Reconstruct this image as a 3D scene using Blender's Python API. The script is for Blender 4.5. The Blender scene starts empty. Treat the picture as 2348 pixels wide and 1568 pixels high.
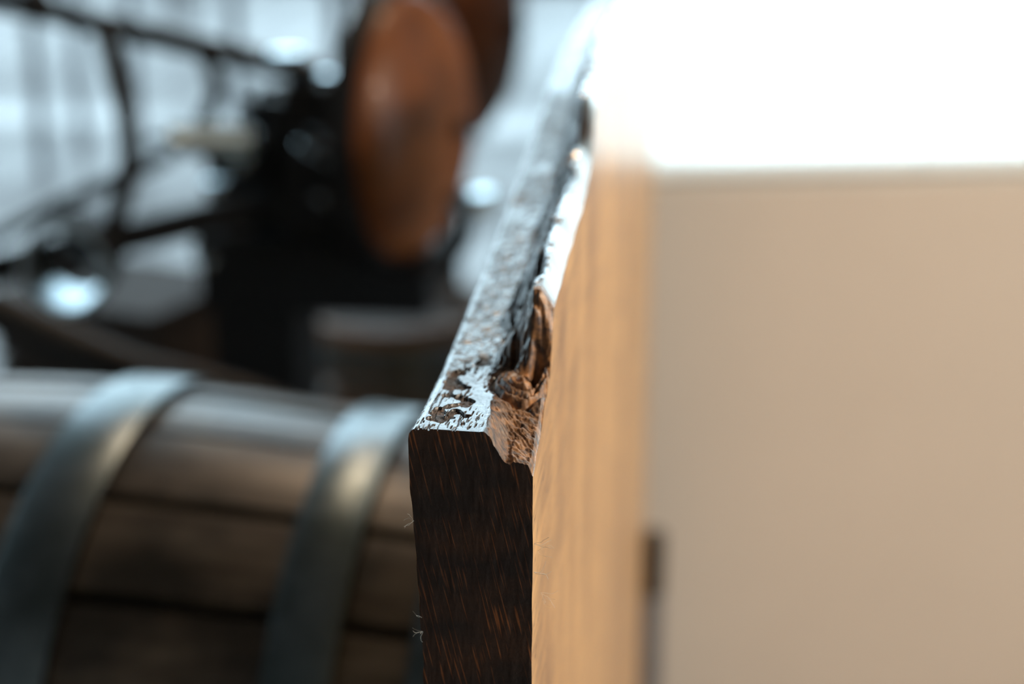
import bpy, bmesh, math, random
import numpy as np
from mathutils import Vector, Matrix, Euler

random.seed(7)
S = bpy.context.scene
C = S.collection

# ------------------------------------------------------------------ camera
CAM_LOC = Vector((0.1149, -0.6398, 1.35))
FW = Vector((-0.1083, 0.9460, -0.3056)).normalized()
cam = bpy.data.cameras.new('camera')
cam_o = bpy.data.objects.new('camera', cam)
C.objects.link(cam_o)
cam_o.location = CAM_LOC
cam_o.rotation_euler = FW.to_track_quat('-Z', 'Y').to_euler()
cam.sensor_width = 36.0
cam.lens = 4000.0 / 2348.0 * 36.0
cam.clip_start = 0.02
cam.clip_end = 200
cam.dof.use_dof = True
cam.dof.focus_distance = 0.704
cam.dof.aperture_fstop = 3.6
cam.dof.aperture_blades = 0
S.camera = cam_o

# ------------------------------------------------------------------ sky, exposure
W = bpy.data.worlds.new('sky')
S.world = W
W.use_nodes = True
bg = W.node_tree.nodes['Background']
bg.inputs[0].default_value = (0.67, 0.87, 1.0, 1)
bg.inputs[1].default_value = 6.6
S.view_settings.view_transform = 'Standard'
S.view_settings.look = 'None'
S.view_settings.exposure = 0.0
S.view_settings.gamma = 1.0
S.view_settings.use_curve_mapping = False


def portal(name, loc, rot, sx, sy):
    l = bpy.data.lights.new(name, 'AREA')
    l.shape = 'RECTANGLE'
    l.size = sx
    l.size_y = sy
    l.cycles.is_portal = True
    o = bpy.data.objects.new(name, l)
    C.objects.link(o)
    o.location = loc
    o.rotation_euler = rot
    return o


WALL_ROT = math.radians(12.85)
FAR_Y = 11.6
ROOM_L0 = -7.6
portal('daylight_portal', (-3.7, FAR_Y - .02, 3.33), (math.radians(-90), 0, 0), 7.4, 6.43)
portal('daylight_portal', (ROOM_L0 + .02, 6.3, 2.7), (0, math.radians(-90), 0), 3.8, 7.8)
portal('daylight_portal', (1.239, 2.092, 1.80), (math.radians(-90), 0, WALL_ROT), 2.7, 2.1)
portal('daylight_portal', (3.38, -.2, 1.7), (0, math.radians(90), 0), 2.0, 2.2)


# ------------------------------------------------------------------ helpers
def link(o):
    C.objects.link(o)
    return o


def empty(name, loc, rz=0.0, label=None, cat=None, group=None):
    o = bpy.data.objects.new(name, None)
    link(o)
    o.empty_display_size = .05
    o.location = loc
    o.rotation_euler = (0, 0, rz)
    tag(o, label, cat, group)
    return o


def tag(o, label=None, cat=None, group=None, kind=None):
    if label: o['label'] = label
    if cat: o['category'] = cat
    if group: o['group'] = group
    if kind: o['kind'] = kind
    return o


def obj(name, me, mat, parent=None, smooth=False):
    """link a mesh or bmesh as one object; coordinates are in the parent's frame"""
    if isinstance(me, bmesh.types.BMesh):
        m = bpy.data.meshes.new(name)
        bmesh.ops.recalc_face_normals(me, faces=me.faces)
        me.to_mesh(m)
        me.free()
        me = m
    if mat and not me.materials:
        me.materials.append(mat)
    if smooth:
        me.polygons.foreach_set('use_smooth', [True] * len(me.polygons))
        me.set_sharp_from_angle(angle=math.radians(38))
    o = bpy.data.objects.new(name, me)
    link(o)
    if parent: o.parent = parent
    return o


def box(bm, x0, x1, y0, y1, z0, z1, bev=0.0):
    n = bmesh.new()
    bmesh.ops.create_cube(n, size=1)
    for v in n.verts:
        v.co = Vector((x0 + (v.co.x + .5) * (x1 - x0), y0 + (v.co.y + .5) * (y1 - y0), z0 + (v.co.z + .5) * (z1 - z0)))
    if bev:
        bmesh.ops.bevel(n, geom=n.edges[:], offset=bev, segments=2, affect='EDGES')
    merge(bm, n)
    return bm


def merge(bm, n):
    t = bpy.data.meshes.new('tmp')
    n.to_mesh(t)
    n.free()
    bm.from_mesh(t)
    bpy.data.meshes.remove(t)


def tube(bm, pts, r, seg=12, caps=True):
    pts = [Vector(p) for p in pts]
    rings = []
    ref = None
    for i, p in enumerate(pts):
        t = (pts[min(i + 1, len(pts) - 1)] - pts[max(i - 1, 0)]).normalized()
        if ref is None:
            ref = t.orthogonal().normalized()
        a = (ref - t * ref.dot(t)).normalized()
        ref = a
        b = t.cross(a)
        rr = r[i] if isinstance(r, (list, tuple)) else r
        rings.append([bm.verts.new(p + (a * math.cos(2 * math.pi * k / seg) + b * math.sin(2 * math.pi * k / seg)) * rr) for k in range(seg)])
    for i in range(len(rings) - 1):
        for k in range(seg):
            bm.faces.new((rings[i][k], rings[i][(k + 1) % seg], rings[i + 1][(k + 1) % seg], rings[i + 1][k]))
    if caps:
        bm.faces.new(rings[0][::-1])
        bm.faces.new(rings[-1])
    return bm


def smooth_path(pts, n=6):
    pts = [Vector(p) for p in pts]
    P = [pts[0]] + pts + [pts[-1]]
    out = []
    for i in range(1, len(P) - 2):
        for k in range(n):
            t = k / n
            a, b, c, d = P[i - 1], P[i], P[i + 1], P[i + 2]
            out.append(.5 * ((2 * b) + (c - a) * t + (2 * a - 5 * b + 4 * c - d) * t * t + (3 * b - a - 3 * c + d) * t ** 3))
    out.append(pts[-1])
    return out


def lathe(bm, prof, seg=48, closed=False):
    """profile of (radius, z) turned about z"""
    rings = [[bm.verts.new((max(r, 1e-5) * math.cos(2 * math.pi * k / seg), max(r, 1e-5) * math.sin(2 * math.pi * k / seg), z)) for k in range(seg)] for r, z in prof]
    n = len(rings)
    for i in range(n if closed else n - 1):
        j = (i + 1) % n
        for k in range(seg):
            bm.faces.new((rings[i][k], rings[i][(k + 1) % seg], rings[j][(k + 1) % seg], rings[j][k]))
    return bm


def sphere(bm, c, r, seg=16):
    n = bmesh.new()
    bmesh.ops.create_uvsphere(n, u_segments=seg, v_segments=seg // 2 + 2, radius=r)
    bmesh.ops.translate(n, verts=n.verts, vec=Vector(c))
    merge(bm, n)
    return bm


# ------------------------------------------------------------------ materials
def new_mat(name):
    m = bpy.data.materials.new(name)
    m.use_nodes = True
    nt = m.node_tree
    return m, nt, nt.nodes['Principled BSDF']


def nd(nt, t, **k):
    n = nt.nodes.new(t)
    for a, b in k.items():
        if a.startswith('_'):
            setattr(n, a[1:], b)
        else:
            n.inputs[a.replace('9', ' ')].default_value = b
    return n


def plain(name, col, rough=.5, metal=0.0, noise=0.0, scale=20.0, bump=0.0, stretch=(1, 1, 1), coat=0.0, col2=None, thr=(.35, .65)):
    """principled material whose colour and relief vary with object-space noise"""
    m, nt, p = new_mat(name)
    p.inputs['Roughness'].default_value = rough
    p.inputs['Metallic'].default_value = metal
    p.inputs['Coat Weight'].default_value = coat
    p.inputs['Base Color'].default_value = (*col, 1)
    if noise or bump or col2:
        tc = nd(nt, 'ShaderNodeTexCoord')
        mp = nd(nt, 'ShaderNodeMapping')
        mp.inputs['Scale'].default_value = stretch
        nt.links.new(tc.outputs['Object'], mp.inputs[0])
        no = nd(nt, 'ShaderNodeTexNoise', Scale=scale, Detail=6.0, Roughness=.6)
        nt.links.new(mp.outputs[0], no.inputs['Vector'])
        c2 = col2 or tuple(c * (1 - noise) for c in col)
        rp = nd(nt, 'ShaderNodeValToRGB')
        rp.color_ramp.elements[0].position = thr[0]
        rp.color_ramp.elements[1].position = thr[1]
        rp.color_ramp.elements[0].color = (*c2, 1)
        rp.color_ramp.elements[1].color = (*col, 1)
        nt.links.new(no.outputs[0], rp.inputs[0])
        nt.links.new(rp.outputs[0], p.inputs['Base Color'])
        if bump:
            b = nd(nt, 'ShaderNodeBump', Strength=.6, Distance=bump)
            nt.links.new(no.outputs[0], b.inputs['Height'])
            nt.links.new(b.outputs[0], p.inputs['Normal'])
    return m


M = {}
M['plaster'] = plain('beige_plaster', (.62, .52, .43), .85, noise=.04, scale=3, bump=.0006)
M['wall'] = plain('grey_brown_wall', (.20, .17, .15), .9, noise=.1, scale=2)
M['ceiling'] = plain('dark_ceiling', (.10, .09, .085), .9, noise=.1, scale=2)
M['white_trim'] = plain('white_paint', (.80, .80, .78), .4, noise=.03, scale=8)
M['black_iron'] = plain('black_iron', (.010, .011, .013), .55, .0, noise=.4, scale=30, bump=.0006)
M['polished'] = plain('polished_steel', (.60, .72, .78), .16, 1.0, noise=.1, scale=25)
M['brushed'] = plain('brushed_steel', (.62, .74, .80), .34, 1.0, noise=.1, scale=25)
M['steel'] = plain('galvanised_steel', (.42, .45, .50), .35, .8, noise=.3, scale=14)
M['hoop'] = plain('barrel_hoop_steel', (.32, .38, .41), .36, .9, noise=.5, scale=9, bump=.0008, col2=(.10, .13, .13))
M['rim_shadow_lining'] = plain('rim_shadow_and_lining_black', (.008, .008, .008), .6)  # black for the hoop rim's painted shadow and the barrel lining
M['brown_panel'] = plain('russet_lacquered_wood', (.29, .085, .017), .45, noise=.55, scale=6, bump=.0005, stretch=(1, 1, .25), coat=.1)
M['dark_wood'] = plain('dark_brown_wood', (.055, .036, .024), .7, noise=.4, scale=10, stretch=(1, 1, .2))
M['keg_wood'] = plain('brown_keg_wood', (.21, .13, .075), .6, noise=.4, scale=12, stretch=(1, 1, .15), bump=.0005)
M['rack_wood'] = plain('rough_pine', (.22, .14, .08), .8, noise=.4, scale=10, stretch=(.2, 1, 1))
M['lint'] = plain('pale_lint', (.75, .70, .62), .9, noise=.05)
M['shade'] = plain('enamel_lamp_shade', (.03, .03, .032), .4, noise=.1)


def stave_mat():
    m, nt, p = new_mat('weathered_oak_stave')
    tc = nd(nt, 'ShaderNodeTexCoord')
    oi = nd(nt, 'ShaderNodeObjectInfo')
    ad = nd(nt, 'ShaderNodeVectorMath', _operation='ADD')
    nt.links.new(tc.outputs['Object'], ad.inputs[0])
    sc = nd(nt, 'ShaderNodeVectorMath', _operation='SCALE')
    sc.inputs['Scale'].default_value = 7.0
    cx = nd(nt, 'ShaderNodeCombineXYZ')
    nt.links.new(oi.outputs['Random'], cx.inputs[0])
    nt.links.new(oi.outputs['Random'], cx.inputs[1])
    nt.links.new(cx.outputs[0], sc.inputs[0])
    nt.links.new(sc.outputs[0], ad.inputs[1])
    mp = nd(nt, 'ShaderNodeMapping')
    mp.inputs['Scale'].default_value = (.12, 1, 1)
    nt.links.new(ad.outputs[0], mp.inputs[0])
    grain = nd(nt, 'ShaderNodeTexNoise', Scale=70.0, Detail=5.0, Roughness=.6)
    nt.links.new(mp.outputs[0], grain.inputs['Vector'])
    stain = nd(nt, 'ShaderNodeTexNoise', Scale=9.0, Detail=4.0, Roughness=.55)
    nt.links.new(ad.outputs[0], stain.inputs['Vector'])
    r1 = nd(nt, 'ShaderNodeValToRGB')
    e = r1.color_ramp.elements
    e[0].position, e[0].color = .30, (.10, .074, .052, 1)
    e[1].position, e[1].color = .70, (.27, .22, .17, 1)
    nt.links.new(grain.outputs[0], r1.inputs[0])
    r2 = nd(nt, 'ShaderNodeValToRGB')
    e = r2.color_ramp.elements
    e[0].position, e[0].color = .36, (.22, .25, .27, 1)
    e[1].position, e[1].color = .56, (1, 1, 1, 1)
    nt.links.new(stain.outputs[0], r2.inputs[0])
    mx = nd(nt, 'ShaderNodeMix', _data_type='RGBA', _blend_type='MULTIPLY')
    mx.inputs[0].default_value = .9
    nt.links.new(r1.outputs[0], mx.inputs[6])
    nt.links.new(r2.outputs[0], mx.inputs[7])
    nt.links.new(mx.outputs[2], p.inputs['Base Color'])
    p.inputs['Roughness'].default_value = .36
    b = nd(nt, 'ShaderNodeBump', Strength=.4, Distance=.0006)
    nt.links.new(grain.outputs[0], b.inputs['Height'])
    nt.links.new(b.outputs[0], p.inputs['Normal'])
    return m


M['stave'] = stave_mat()


def floor_mat():
    m, nt, p = new_mat('grey_floorboards')
    tc = nd(nt, 'ShaderNodeTexCoord')
    oi = nd(nt, 'ShaderNodeObjectInfo')
    mp = nd(nt, 'ShaderNodeMapping')
    mp.inputs['Scale'].default_value = (1, .08, 1)
    nt.links.new(tc.outputs['Object'], mp.inputs[0])
    no = nd(nt, 'ShaderNodeTexNoise', Scale=14.0, Detail=5.0)
    nt.links.new(mp.outputs[0], no.inputs['Vector'])
    mt = nd(nt, 'ShaderNodeMath', _operation='ADD')
    nt.links.new(no.outputs[0], mt.inputs[0])
    m2 = nd(nt, 'ShaderNodeMath', _operation='MULTIPLY')
    nt.links.new(oi.outputs['Random'], m2.inputs[0])
    m2.inputs[1].default_value = .45
    nt.links.new(m2.outputs[0], mt.inputs[1])
    rp = nd(nt, 'ShaderNodeValToRGB')
    e = rp.color_ramp.elements
    e[0].position, e[0].color = .35, (.15, .13, .125, 1)
    e[1].position, e[1].color = 1.0, (.38, .37, .37, 1)
    nt.links.new(mt.outputs[0], rp.inputs[0])
    nt.links.new(rp.outputs[0], p.inputs['Base Color'])
    n2 = nd(nt, 'ShaderNodeTexNoise', Scale=1.3, Detail=4.0)
    nt.links.new(tc.outputs['Object'], n2.inputs['Vector'])
    rr = nd(nt, 'ShaderNodeMapRange')
    rr.inputs['From Min'].default_value, rr.inputs['From Max'].default_value = .3, .7
    rr.inputs['To Min'].default_value, rr.inputs['To Max'].default_value = .28, .62      # worn and polished areas
    nt.links.new(n2.outputs[0], rr.inputs[0])
    nt.links.new(rr.outputs[0], p.inputs['Roughness'])
    p.inputs['Specular IOR Level'].default_value = .5
    return m


M['floor'] = floor_mat()


def glass_mat():
    m, nt, p = new_mat('window_glass')
    nt.nodes.remove(p)
    out = nt.nodes['Material Output']
    t = nd(nt, 'ShaderNodeBsdfTransparent')
    t.inputs[0].default_value = (.96, .98, .98, 1)
    g = nd(nt, 'ShaderNodeBsdfGlossy', Roughness=.02)
    lw = nd(nt, 'ShaderNodeFresnel', IOR=1.35)
    mx = nd(nt, 'ShaderNodeMixShader')
    nt.links.new(lw.outputs[0], mx.inputs[0])
    nt.links.new(t.outputs[0], mx.inputs[1])
    nt.links.new(g.outputs[0], mx.inputs[2])
    nt.links.new(mx.outputs[0], out.inputs[0])
    return m


M['glass'] = glass_mat()


def blind_mat():
    m, nt, p = new_mat('translucent_white_blind')
    nt.nodes.remove(p)
    out = nt.nodes['Material Output']
    d = nd(nt, 'ShaderNodeBsdfDiffuse')
    d.inputs[0].default_value = (.85, .84, .80, 1)
    t = nd(nt, 'ShaderNodeBsdfTranslucent')
    t.inputs[0].default_value = (.95, .90, .82, 1)
    mx = nd(nt, 'ShaderNodeMixShader')
    mx.inputs[0].default_value = .80
    nt.links.new(d.outputs[0], mx.inputs[1])
    nt.links.new(t.outputs[0], mx.inputs[2])
    tr = nd(nt, 'ShaderNodeBsdfTransparent')          # see-through share added to brighten the blind with outside light
    m2 = nd(nt, 'ShaderNodeMixShader')
    m2.inputs[0].default_value = .32
    nt.links.new(mx.outputs[0], m2.inputs[1])
    nt.links.new(tr.outputs[0], m2.inputs[2])
    nt.links.new(m2.outputs[0], out.inputs[0])
    return m


M['blind'] = blind_mat()

# ------------------------------------------------------------------ room shell
ROOM_L, ROOM_R, ROOM_B, CEIL = -7.6, 3.4, -2.6, 7.0


def struct(name, bm, mat, parent=None):
    o = obj(name, bm, mat, parent)
    if not parent: o['kind'] = 'structure'
    return o


bm = box(bmesh.new(), ROOM_L, ROOM_R, ROOM_B, FAR_Y, -.25, -.022)
floor = struct('floor', bm, M['dark_wood'])
PW = .142
bm = box(bmesh.new(), -PW / 2 + .002, PW / 2 - .002, ROOM_B, FAR_Y, -.022, 0, .0012)
plank0 = bpy.data.meshes.new('plank')
bm.to_mesh(plank0)
bm.free()
plank0.materials.append(M['floor'])
x = ROOM_L + PW / 2
bm = box(bmesh.new(), -PW / 2 + .002, PW / 2 - .002, ROOM_B, 2.4, -.022, 0, .0012)
plank1 = bpy.data.meshes.new('plank')
bm.to_mesh(plank1)
bm.free()
plank1.materials.append(M['floor'])
while x < ROOM_R - PW / 2:
    o = obj('plank', plank0 if x < -.1 else plank1, None, floor)
    o.location.x = x
    x += PW
# white ground added outside the low window to bounce daylight onto the blind
bm = bmesh.new()
cpl = [(.04, 1.80), (ROOM_R + .2, 2.60), (ROOM_R + .2, FAR_Y), (.04, FAR_Y)]
c1 = [bm.verts.new((x_, y_, -.02)) for x_, y_ in cpl]
c2 = [bm.verts.new((x_, y_, .006)) for x_, y_ in cpl]
bm.faces.new(c1)
bm.faces.new(c2)
for q in range(4):
    bm.faces.new((c1[q], c1[(q + 1) % 4], c2[(q + 1) % 4], c2[q]))
struct('court_bounce_ground', bm, M['white_trim'])
# ceiling and the outer walls
bm = bmesh.new()
cpl = [(ROOM_L - .2, ROOM_B - .2), (ROOM_R + .2, ROOM_B - .2), (ROOM_R + .2, 2.58), (.03, 1.77), (.03, FAR_Y + .2), (ROOM_L - .2, FAR_Y + .2)]
c1 = [bm.verts.new((x_, y_, CEIL)) for x_, y_ in cpl]
c2 = [bm.verts.new((x_, y_, CEIL + .2)) for x_, y_ in cpl]
bm.faces.new(c1)
bm.faces.new(c2)
for q in range(6):
    bm.faces.new((c1[q], c1[(q + 1) % 6], c2[(q + 1) % 6], c2[q]))
struct('ceiling', bm, M['ceiling'])
struct('wall_rear', box(bmesh.new(), ROOM_L, ROOM_R, ROOM_B - .2, ROOM_B, -.25, CEIL), M['wall'])


def wall_with_holes(x0, x1, z0, z1, y0, y1, holes):
    """wall along x with rectangular holes (hx0, hx1, hz0, hz1) side by side"""
    bm = bmesh.new()
    cur = x0
    for hx0, hx1, hz0, hz1 in holes:
        box(bm, cur, hx0, y0, y1, z0, z1)
        box(bm, hx0, hx1, y0, y1, z0, hz0)
        box(bm, hx0, hx1, y0, y1, hz1, z1)
        cur = hx1
    box(bm, cur, x1, y0, y1, z0, z1)
    return bm


def window(name, loc, rz, w, h, cols, rows, mat=None, bar=.035):
    """window of one opening: frame, glazing bars and panes as parts"""
    t = bpy.data.objects.new(name, None)
    link(t)
    t.location = loc
    t.rotation_euler = (0, 0, rz)
    t['kind'] = 'structure'
    mat = mat or M['black_iron']
    b = bmesh.new()
    f = bar * 1.3
    box(b, -w / 2, -w / 2 + f, -.03, .03, 0, h)
    box(b, w / 2 - f, w / 2, -.03, .03, 0, h)
    box(b, -w / 2 + f, w / 2 - f, -.03, .03, 0, f)
    box(b, -w / 2 + f, w / 2 - f, -.03, .03, h - f, h)
    obj('window_frame', b, mat, t)
    pw, ph = (w - 2 * f) / cols, (h - 2 * f) / rows
    for i in range(1, cols):
        xx = -w / 2 + f + i * pw
        obj('glazing_bar', box(bmesh.new(), xx - bar / 2, xx + bar / 2, -.018, .018, f, h - f), mat, t)
    for j in range(1, rows):
        zz = f + j * ph
        obj('glazing_bar', box(bmesh.new(), -w / 2 + f, w / 2 - f, -.017, .017, zz - bar / 2, zz + bar / 2), mat, t)
    pm = None
    for i in range(cols):
        for j in range(rows):
            if pm is None:
                bb = box(bmesh.new(), -pw / 2, pw / 2, -.003, .003, -ph / 2, ph / 2)
                pm = bpy.data.meshes.new('pane')
                bb.to_mesh(pm)
                bb.free()
                pm.materials.append(M['glass'])
            o = obj('pane', pm, None, t)
            o.location = (-w / 2 + f + (i + .5) * pw, 0, f + (j + .5) * ph)
    return t


lw = wall_with_holes(ROOM_B - .2, FAR_Y + .2, -.25, CEIL, 0, .2, [(q, q + 2.2, .8, 4.6) for q in (2.4, 5.2, 8.0)])
bmesh.ops.rotate(lw, verts=lw.verts, matrix=Matrix.Rotation(math.radians(90), 3, 'Z'))
bmesh.ops.translate(lw, verts=lw.verts, vec=(ROOM_L, 0, 0))
struct('wall_left', lw, M['wall'])
# far wall of the hall with tall industrial windows
holes = []
xs = [-7.3, -5.45, -3.6, -1.75]
for a in xs:
    holes.append((a, a + 1.65, .12, 6.55))
struct('wall_far', wall_with_holes(ROOM_L, .03, -.25, CEIL, FAR_Y, FAR_Y + .2, holes), M['wall'])
for i, a in enumerate(xs):
    window('window_%d' % (i + 2), (a + .825, FAR_Y + .1, .12), 0, 1.65, 6.43, 3, 7)

for i, q in enumerate((2.4, 5.2, 8.0)):
    window('window_%d' % (i + 7), (ROOM_L - .1, q + 1.1, .8), math.radians(90), 2.2, 3.8, 4, 6)

# the beige wall behind the slab, turned a little, with a wide low window
wb = Vector((.030, 1.611, 0))
SILL = .838
WH = (.012, 2.55, SILL, 2.75)
bm = wall_with_holes(0, 3.42, -.25, CEIL, 0, .14, [WH])
wall_back = struct('wall_back', bm, M['plaster'])
wall_back.location = wb
wall_back.rotation_euler = (0, 0, WALL_ROT)
dirw = Vector((math.cos(WALL_ROT), math.sin(WALL_ROT), 0))
nrm = Vector((-math.sin(WALL_ROT), math.cos(WALL_ROT), 0))
window('window_1', wb + dirw * ((WH[0] + WH[1]) / 2) + nrm * .10 + Vector((0, 0, SILL)), WALL_ROT, WH[1] - WH[0], WH[3] - SILL, 2, 1, M['white_trim'], .012)
# wall between the hall and the court, and the right-hand wall with its window
struct('wall_side', box(bmesh.new(), -.028, .022, 1.772, FAR_Y + .2, -.25, CEIL), M['wall'])
struct('court_bounce_panel', box(bmesh.new(), .022, .032, 1.772, FAR_Y + .2, -.25, CEIL), M['white_trim'])  # thin white panel added to bounce daylight onto the blind
bm = bmesh.new()
box(bm, ROOM_R, ROOM_R + .2, ROOM_B - .2, -1.2, -.25, CEIL)
box(bm, ROOM_R, ROOM_R + .2, .8, 2.6, -.25, CEIL)
box(bm, ROOM_R, ROOM_R + .2, -1.2, .8, -.25, .6)
box(bm, ROOM_R, ROOM_R + .2, -1.2, .8, 2.8, CEIL)
struct('wall_right', bm, M['plaster'])
window('window_6', (ROOM_R + .1, -.2, .6), math.radians(90), 2.0, 2.2, 3, 3, M['white_trim'])

# the slatted blind in the low window
bl = empty('window_blind', wb + dirw * ((WH[0] + WH[1]) / 2) + nrm * .045 + Vector((0, 0, SILL + .006)), WALL_ROT,
           'white wide-slat blind glowing in the window above the beige wall', 'blind')
bw = (WH[1] - WH[0]) - .006
PITCH = .088
nsl = int((WH[3] - SILL - .08) / PITCH)
b = box(bmesh.new(), -bw / 2, bw / 2, -.012, .012, 0, .018, .004)
obj('bottom_rail', b, M['white_trim'], bl)
b = box(bmesh.new(), -bw / 2, bw / 2, -.025, .025, WH[3] - SILL - .05, WH[3] - SILL - .008, .004)
obj('head_rail', b, M['white_trim'], bl)
b = bmesh.new()
prof = []
for k in range(9):
    t = k / 8 - .5
    prof.append((-.018 * t * 2 - .010 * (1 - (2 * t) ** 2), t * .096))
lo = [[b.verts.new((sx * bw / 2, y - .0015 * s, z)) for (y, z) in prof] for sx in (-1, 1) for s in (0, 1)]
for k in range(8):
    b.faces.new((lo[0][k], lo[2][k], lo[2][k + 1], lo[0][k + 1]))
sl = bpy.data.meshes.new('slat')
b.to_mesh(sl)
b.free()
sl.materials.append(M['blind'])
for k in range(nsl):
    o = obj('slat', sl, None, bl)
    o.location = (0, 0, .018 + PITCH * (k + .52))
for xx in (-bw * .35, 0, bw * .35):
    obj('ladder_cord', tube(bmesh.new(), [(xx, -.024, .01), (xx, -.024, WH[3] - SILL - .05)], .0012, 6), M['white_trim'], bl)

# ------------------------------------------------------------------ the live-edge slab
SLEN = 1.40


def h2(ix, iy, seed):
    h = (ix.astype(np.int64) * 374761393 + iy.astype(np.int64) * 668265263 + seed * 1442695041) & 0xffffffff
    h = ((h ^ (h >> 13)) * 1274126177) & 0xffffffff
    h = h ^ (h >> 16)
    return (h & 0xffffff) / float(0xffffff)


def vn(x, y, seed=0):
    ix, iy = np.floor(x), np.floor(y)
    fx, fy = x - ix, y - iy
    fx = fx * fx * fx * (fx * (fx * 6 - 15) + 10)
    fy = fy * fy * fy * (fy * (fy * 6 - 15) + 10)
    a, b_, c, d = h2(ix, iy, seed), h2(ix + 1, iy, seed), h2(ix, iy + 1, seed), h2(ix + 1, iy + 1, seed)
    return (a * (1 - fx) + b_ * fx) * (1 - fy) + (c * (1 - fx) + d * fx) * fy


def fbm(x, y, seed=0, oct=4, g=.5):
    s = 0
    a = 1.0
    t = 0
    for o in range(oct):
        s = s + a * vn(x * 2 ** o + 17.3 * o, y * 2 ** o + 5.1 * o, seed + o)
        t += a
        a *= g
    return s / t


def ss(a, b_, x):
    t = np.clip((x - a) / (b_ - a), 0, 1)
    return t * t * (3 - 2 * t)


LY = np.array([0, .07, .15, .235, .333, .465, .567, .8, 1.0, SLEN])
LZ = np.array([1.1060, 1.1030, 1.106, 1.1110, 1.1183, 1.1319, 1.146, 1.155, 1.15, 1.15])
RY = np.array([0, .035, .060, .074, .086, .131, .2645, .315, .345, .48, .77, 1.0, SLEN])
RZ = np.array([1.0905, 1.096, 1.108, 1.114, 1.139, 1.1425, 1.148, 1.158, 1.180, 1.196, 1.187, 1.17, 1.165])

# columns (across) and rows (along)
NU = 280
uu = np.linspace(0, 1, NU)
uu = np.sort(np.concatenate([uu, np.linspace(0, .06, 24)[1:-1], np.linspace(.94, 1, 18)[1:-1]]))
rows = [0.0]
st = .00045
while rows[-1] < SLEN - 1e-6:
    y = rows[-1]
    if y > .14: st = min(st * 1.012, .006)
    rows.append(min(y + st, SLEN))
vv = np.array(rows)
U, Yv = np.meshgrid(uu, vv)
X = U * .05
# smoothed top lines
def smint(y, a, b_):
    return sum(np.interp(y + d, a, b_) for d in (-.012, -.006, 0, .006, .012)) / 5
def smint2(y, a, b_):
    return sum(np.interp(y + d, a, b_) for d in (-.003, 0, .003)) / 3
Lz = smint(Yv, LY, LZ)
wob = (fbm(Yv / .02, Yv * 0 + 3, 41, 3) - .5) * .003 * ss(.08, .12, Yv)
Rz = smint2(Yv, RY, RZ) + wob
# the front: flat, then a broken channel that falls to the right
ridge = .60 - .10 * ss(.0, .09, Yv) + (fbm(Yv / .012, Yv * 0, 5, 3) - .5) * .06
fall = np.where(U < ridge, 0, -.0125 * ss(0, 1, (U - ridge) / .20) - .0035 * np.clip((U - ridge - .2) / .2, 0, 1.2))
depthf = 1 - .92 * ss(.0, .062, Yv)
near = Lz + fall * depthf
near = near + (smint2(Yv, RY, RZ) - near) * ss(.86, 1.0, U) * ss(.0, .03, Yv) * .85
# the back: flat on the left, then a rough bank that climbs to the right crest
far = Lz + (Rz - Lz) * ss(.42, .86, U + (fbm(U * 2, Yv / .03, 9, 3) - .5) * .25)
midu = 1 - ss(.60, .84, U)
wblend = ss(.066 - .035 * midu, .088 + .05 * midu, Yv + (fbm(U * 6, Yv / .01, 13, 3) - .5) * .012 + (U - .8) * .012)
Z = near * (1 - wblend) + far * wblend
# right crest bevel, a polished strip facing up and right
bev = .115 + .05 * (fbm(Yv / .03, Yv * 0 + 1, 77, 3) - .5)
bz = np.clip((U - (1 - bev)) / bev, 0, 1)
Z -= wblend * (bz ** 1.2) * .0085
# front right corner slightly rounded
Z -= (1 - wblend) * .0022 * ss(.965, 1, U)
# rounded left arris
r = .0046
xl = np.clip(r - X, 0, r)
Z -= r - np.sqrt(np.maximum(r * r - xl * xl, 0))
# roughness zones
bank = ss(.40, .55, U) * (1 - ss(.78, .84, U))
cliffz = np.exp(-((Yv - .080) / .013) ** 2) * ss(.60, .78, U)
roughz = np.clip(bank * ss(.06, .10, Yv), 0, 1) * (1 - .85 * cliffz)
Z += cliffz * (fbm(X / .002, Yv / .003, 67, 3, .6) - .5) * .0024
lump = fbm(X / .010, Yv / .016, 21, 4, .55)
Z += roughz * (lump - .5) * .011
ridged = 1 - np.abs(2 * fbm(X / .006, Yv / .010, 23, 4) - 1)
Z -= roughz * np.clip(ridged - .72, 0, 1) * .016
chan = ss(0, .06, U - ridge) * (1 - wblend) * (1 - ss(.96, 1, U))
Z += chan * ((fbm(X / .0045 + Yv / .006, Yv / .0045, 31, 4, .6) - .5) * .0034)
fib = fbm((X * .8 + Yv * .6) / .0012, (Yv * .8 - X * .6) / .007, 33, 3)
Z -= chan * np.clip(fib - .52, 0, 1) * .0022
# small step in the channel by the near end (C, D)
Z += chan * .0016 * ss(.80, .83, U + (fbm(Yv / .01, U * 3, 35, 2) - .5) * .05) * (1 - ss(.0, .035, Yv))
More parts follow.
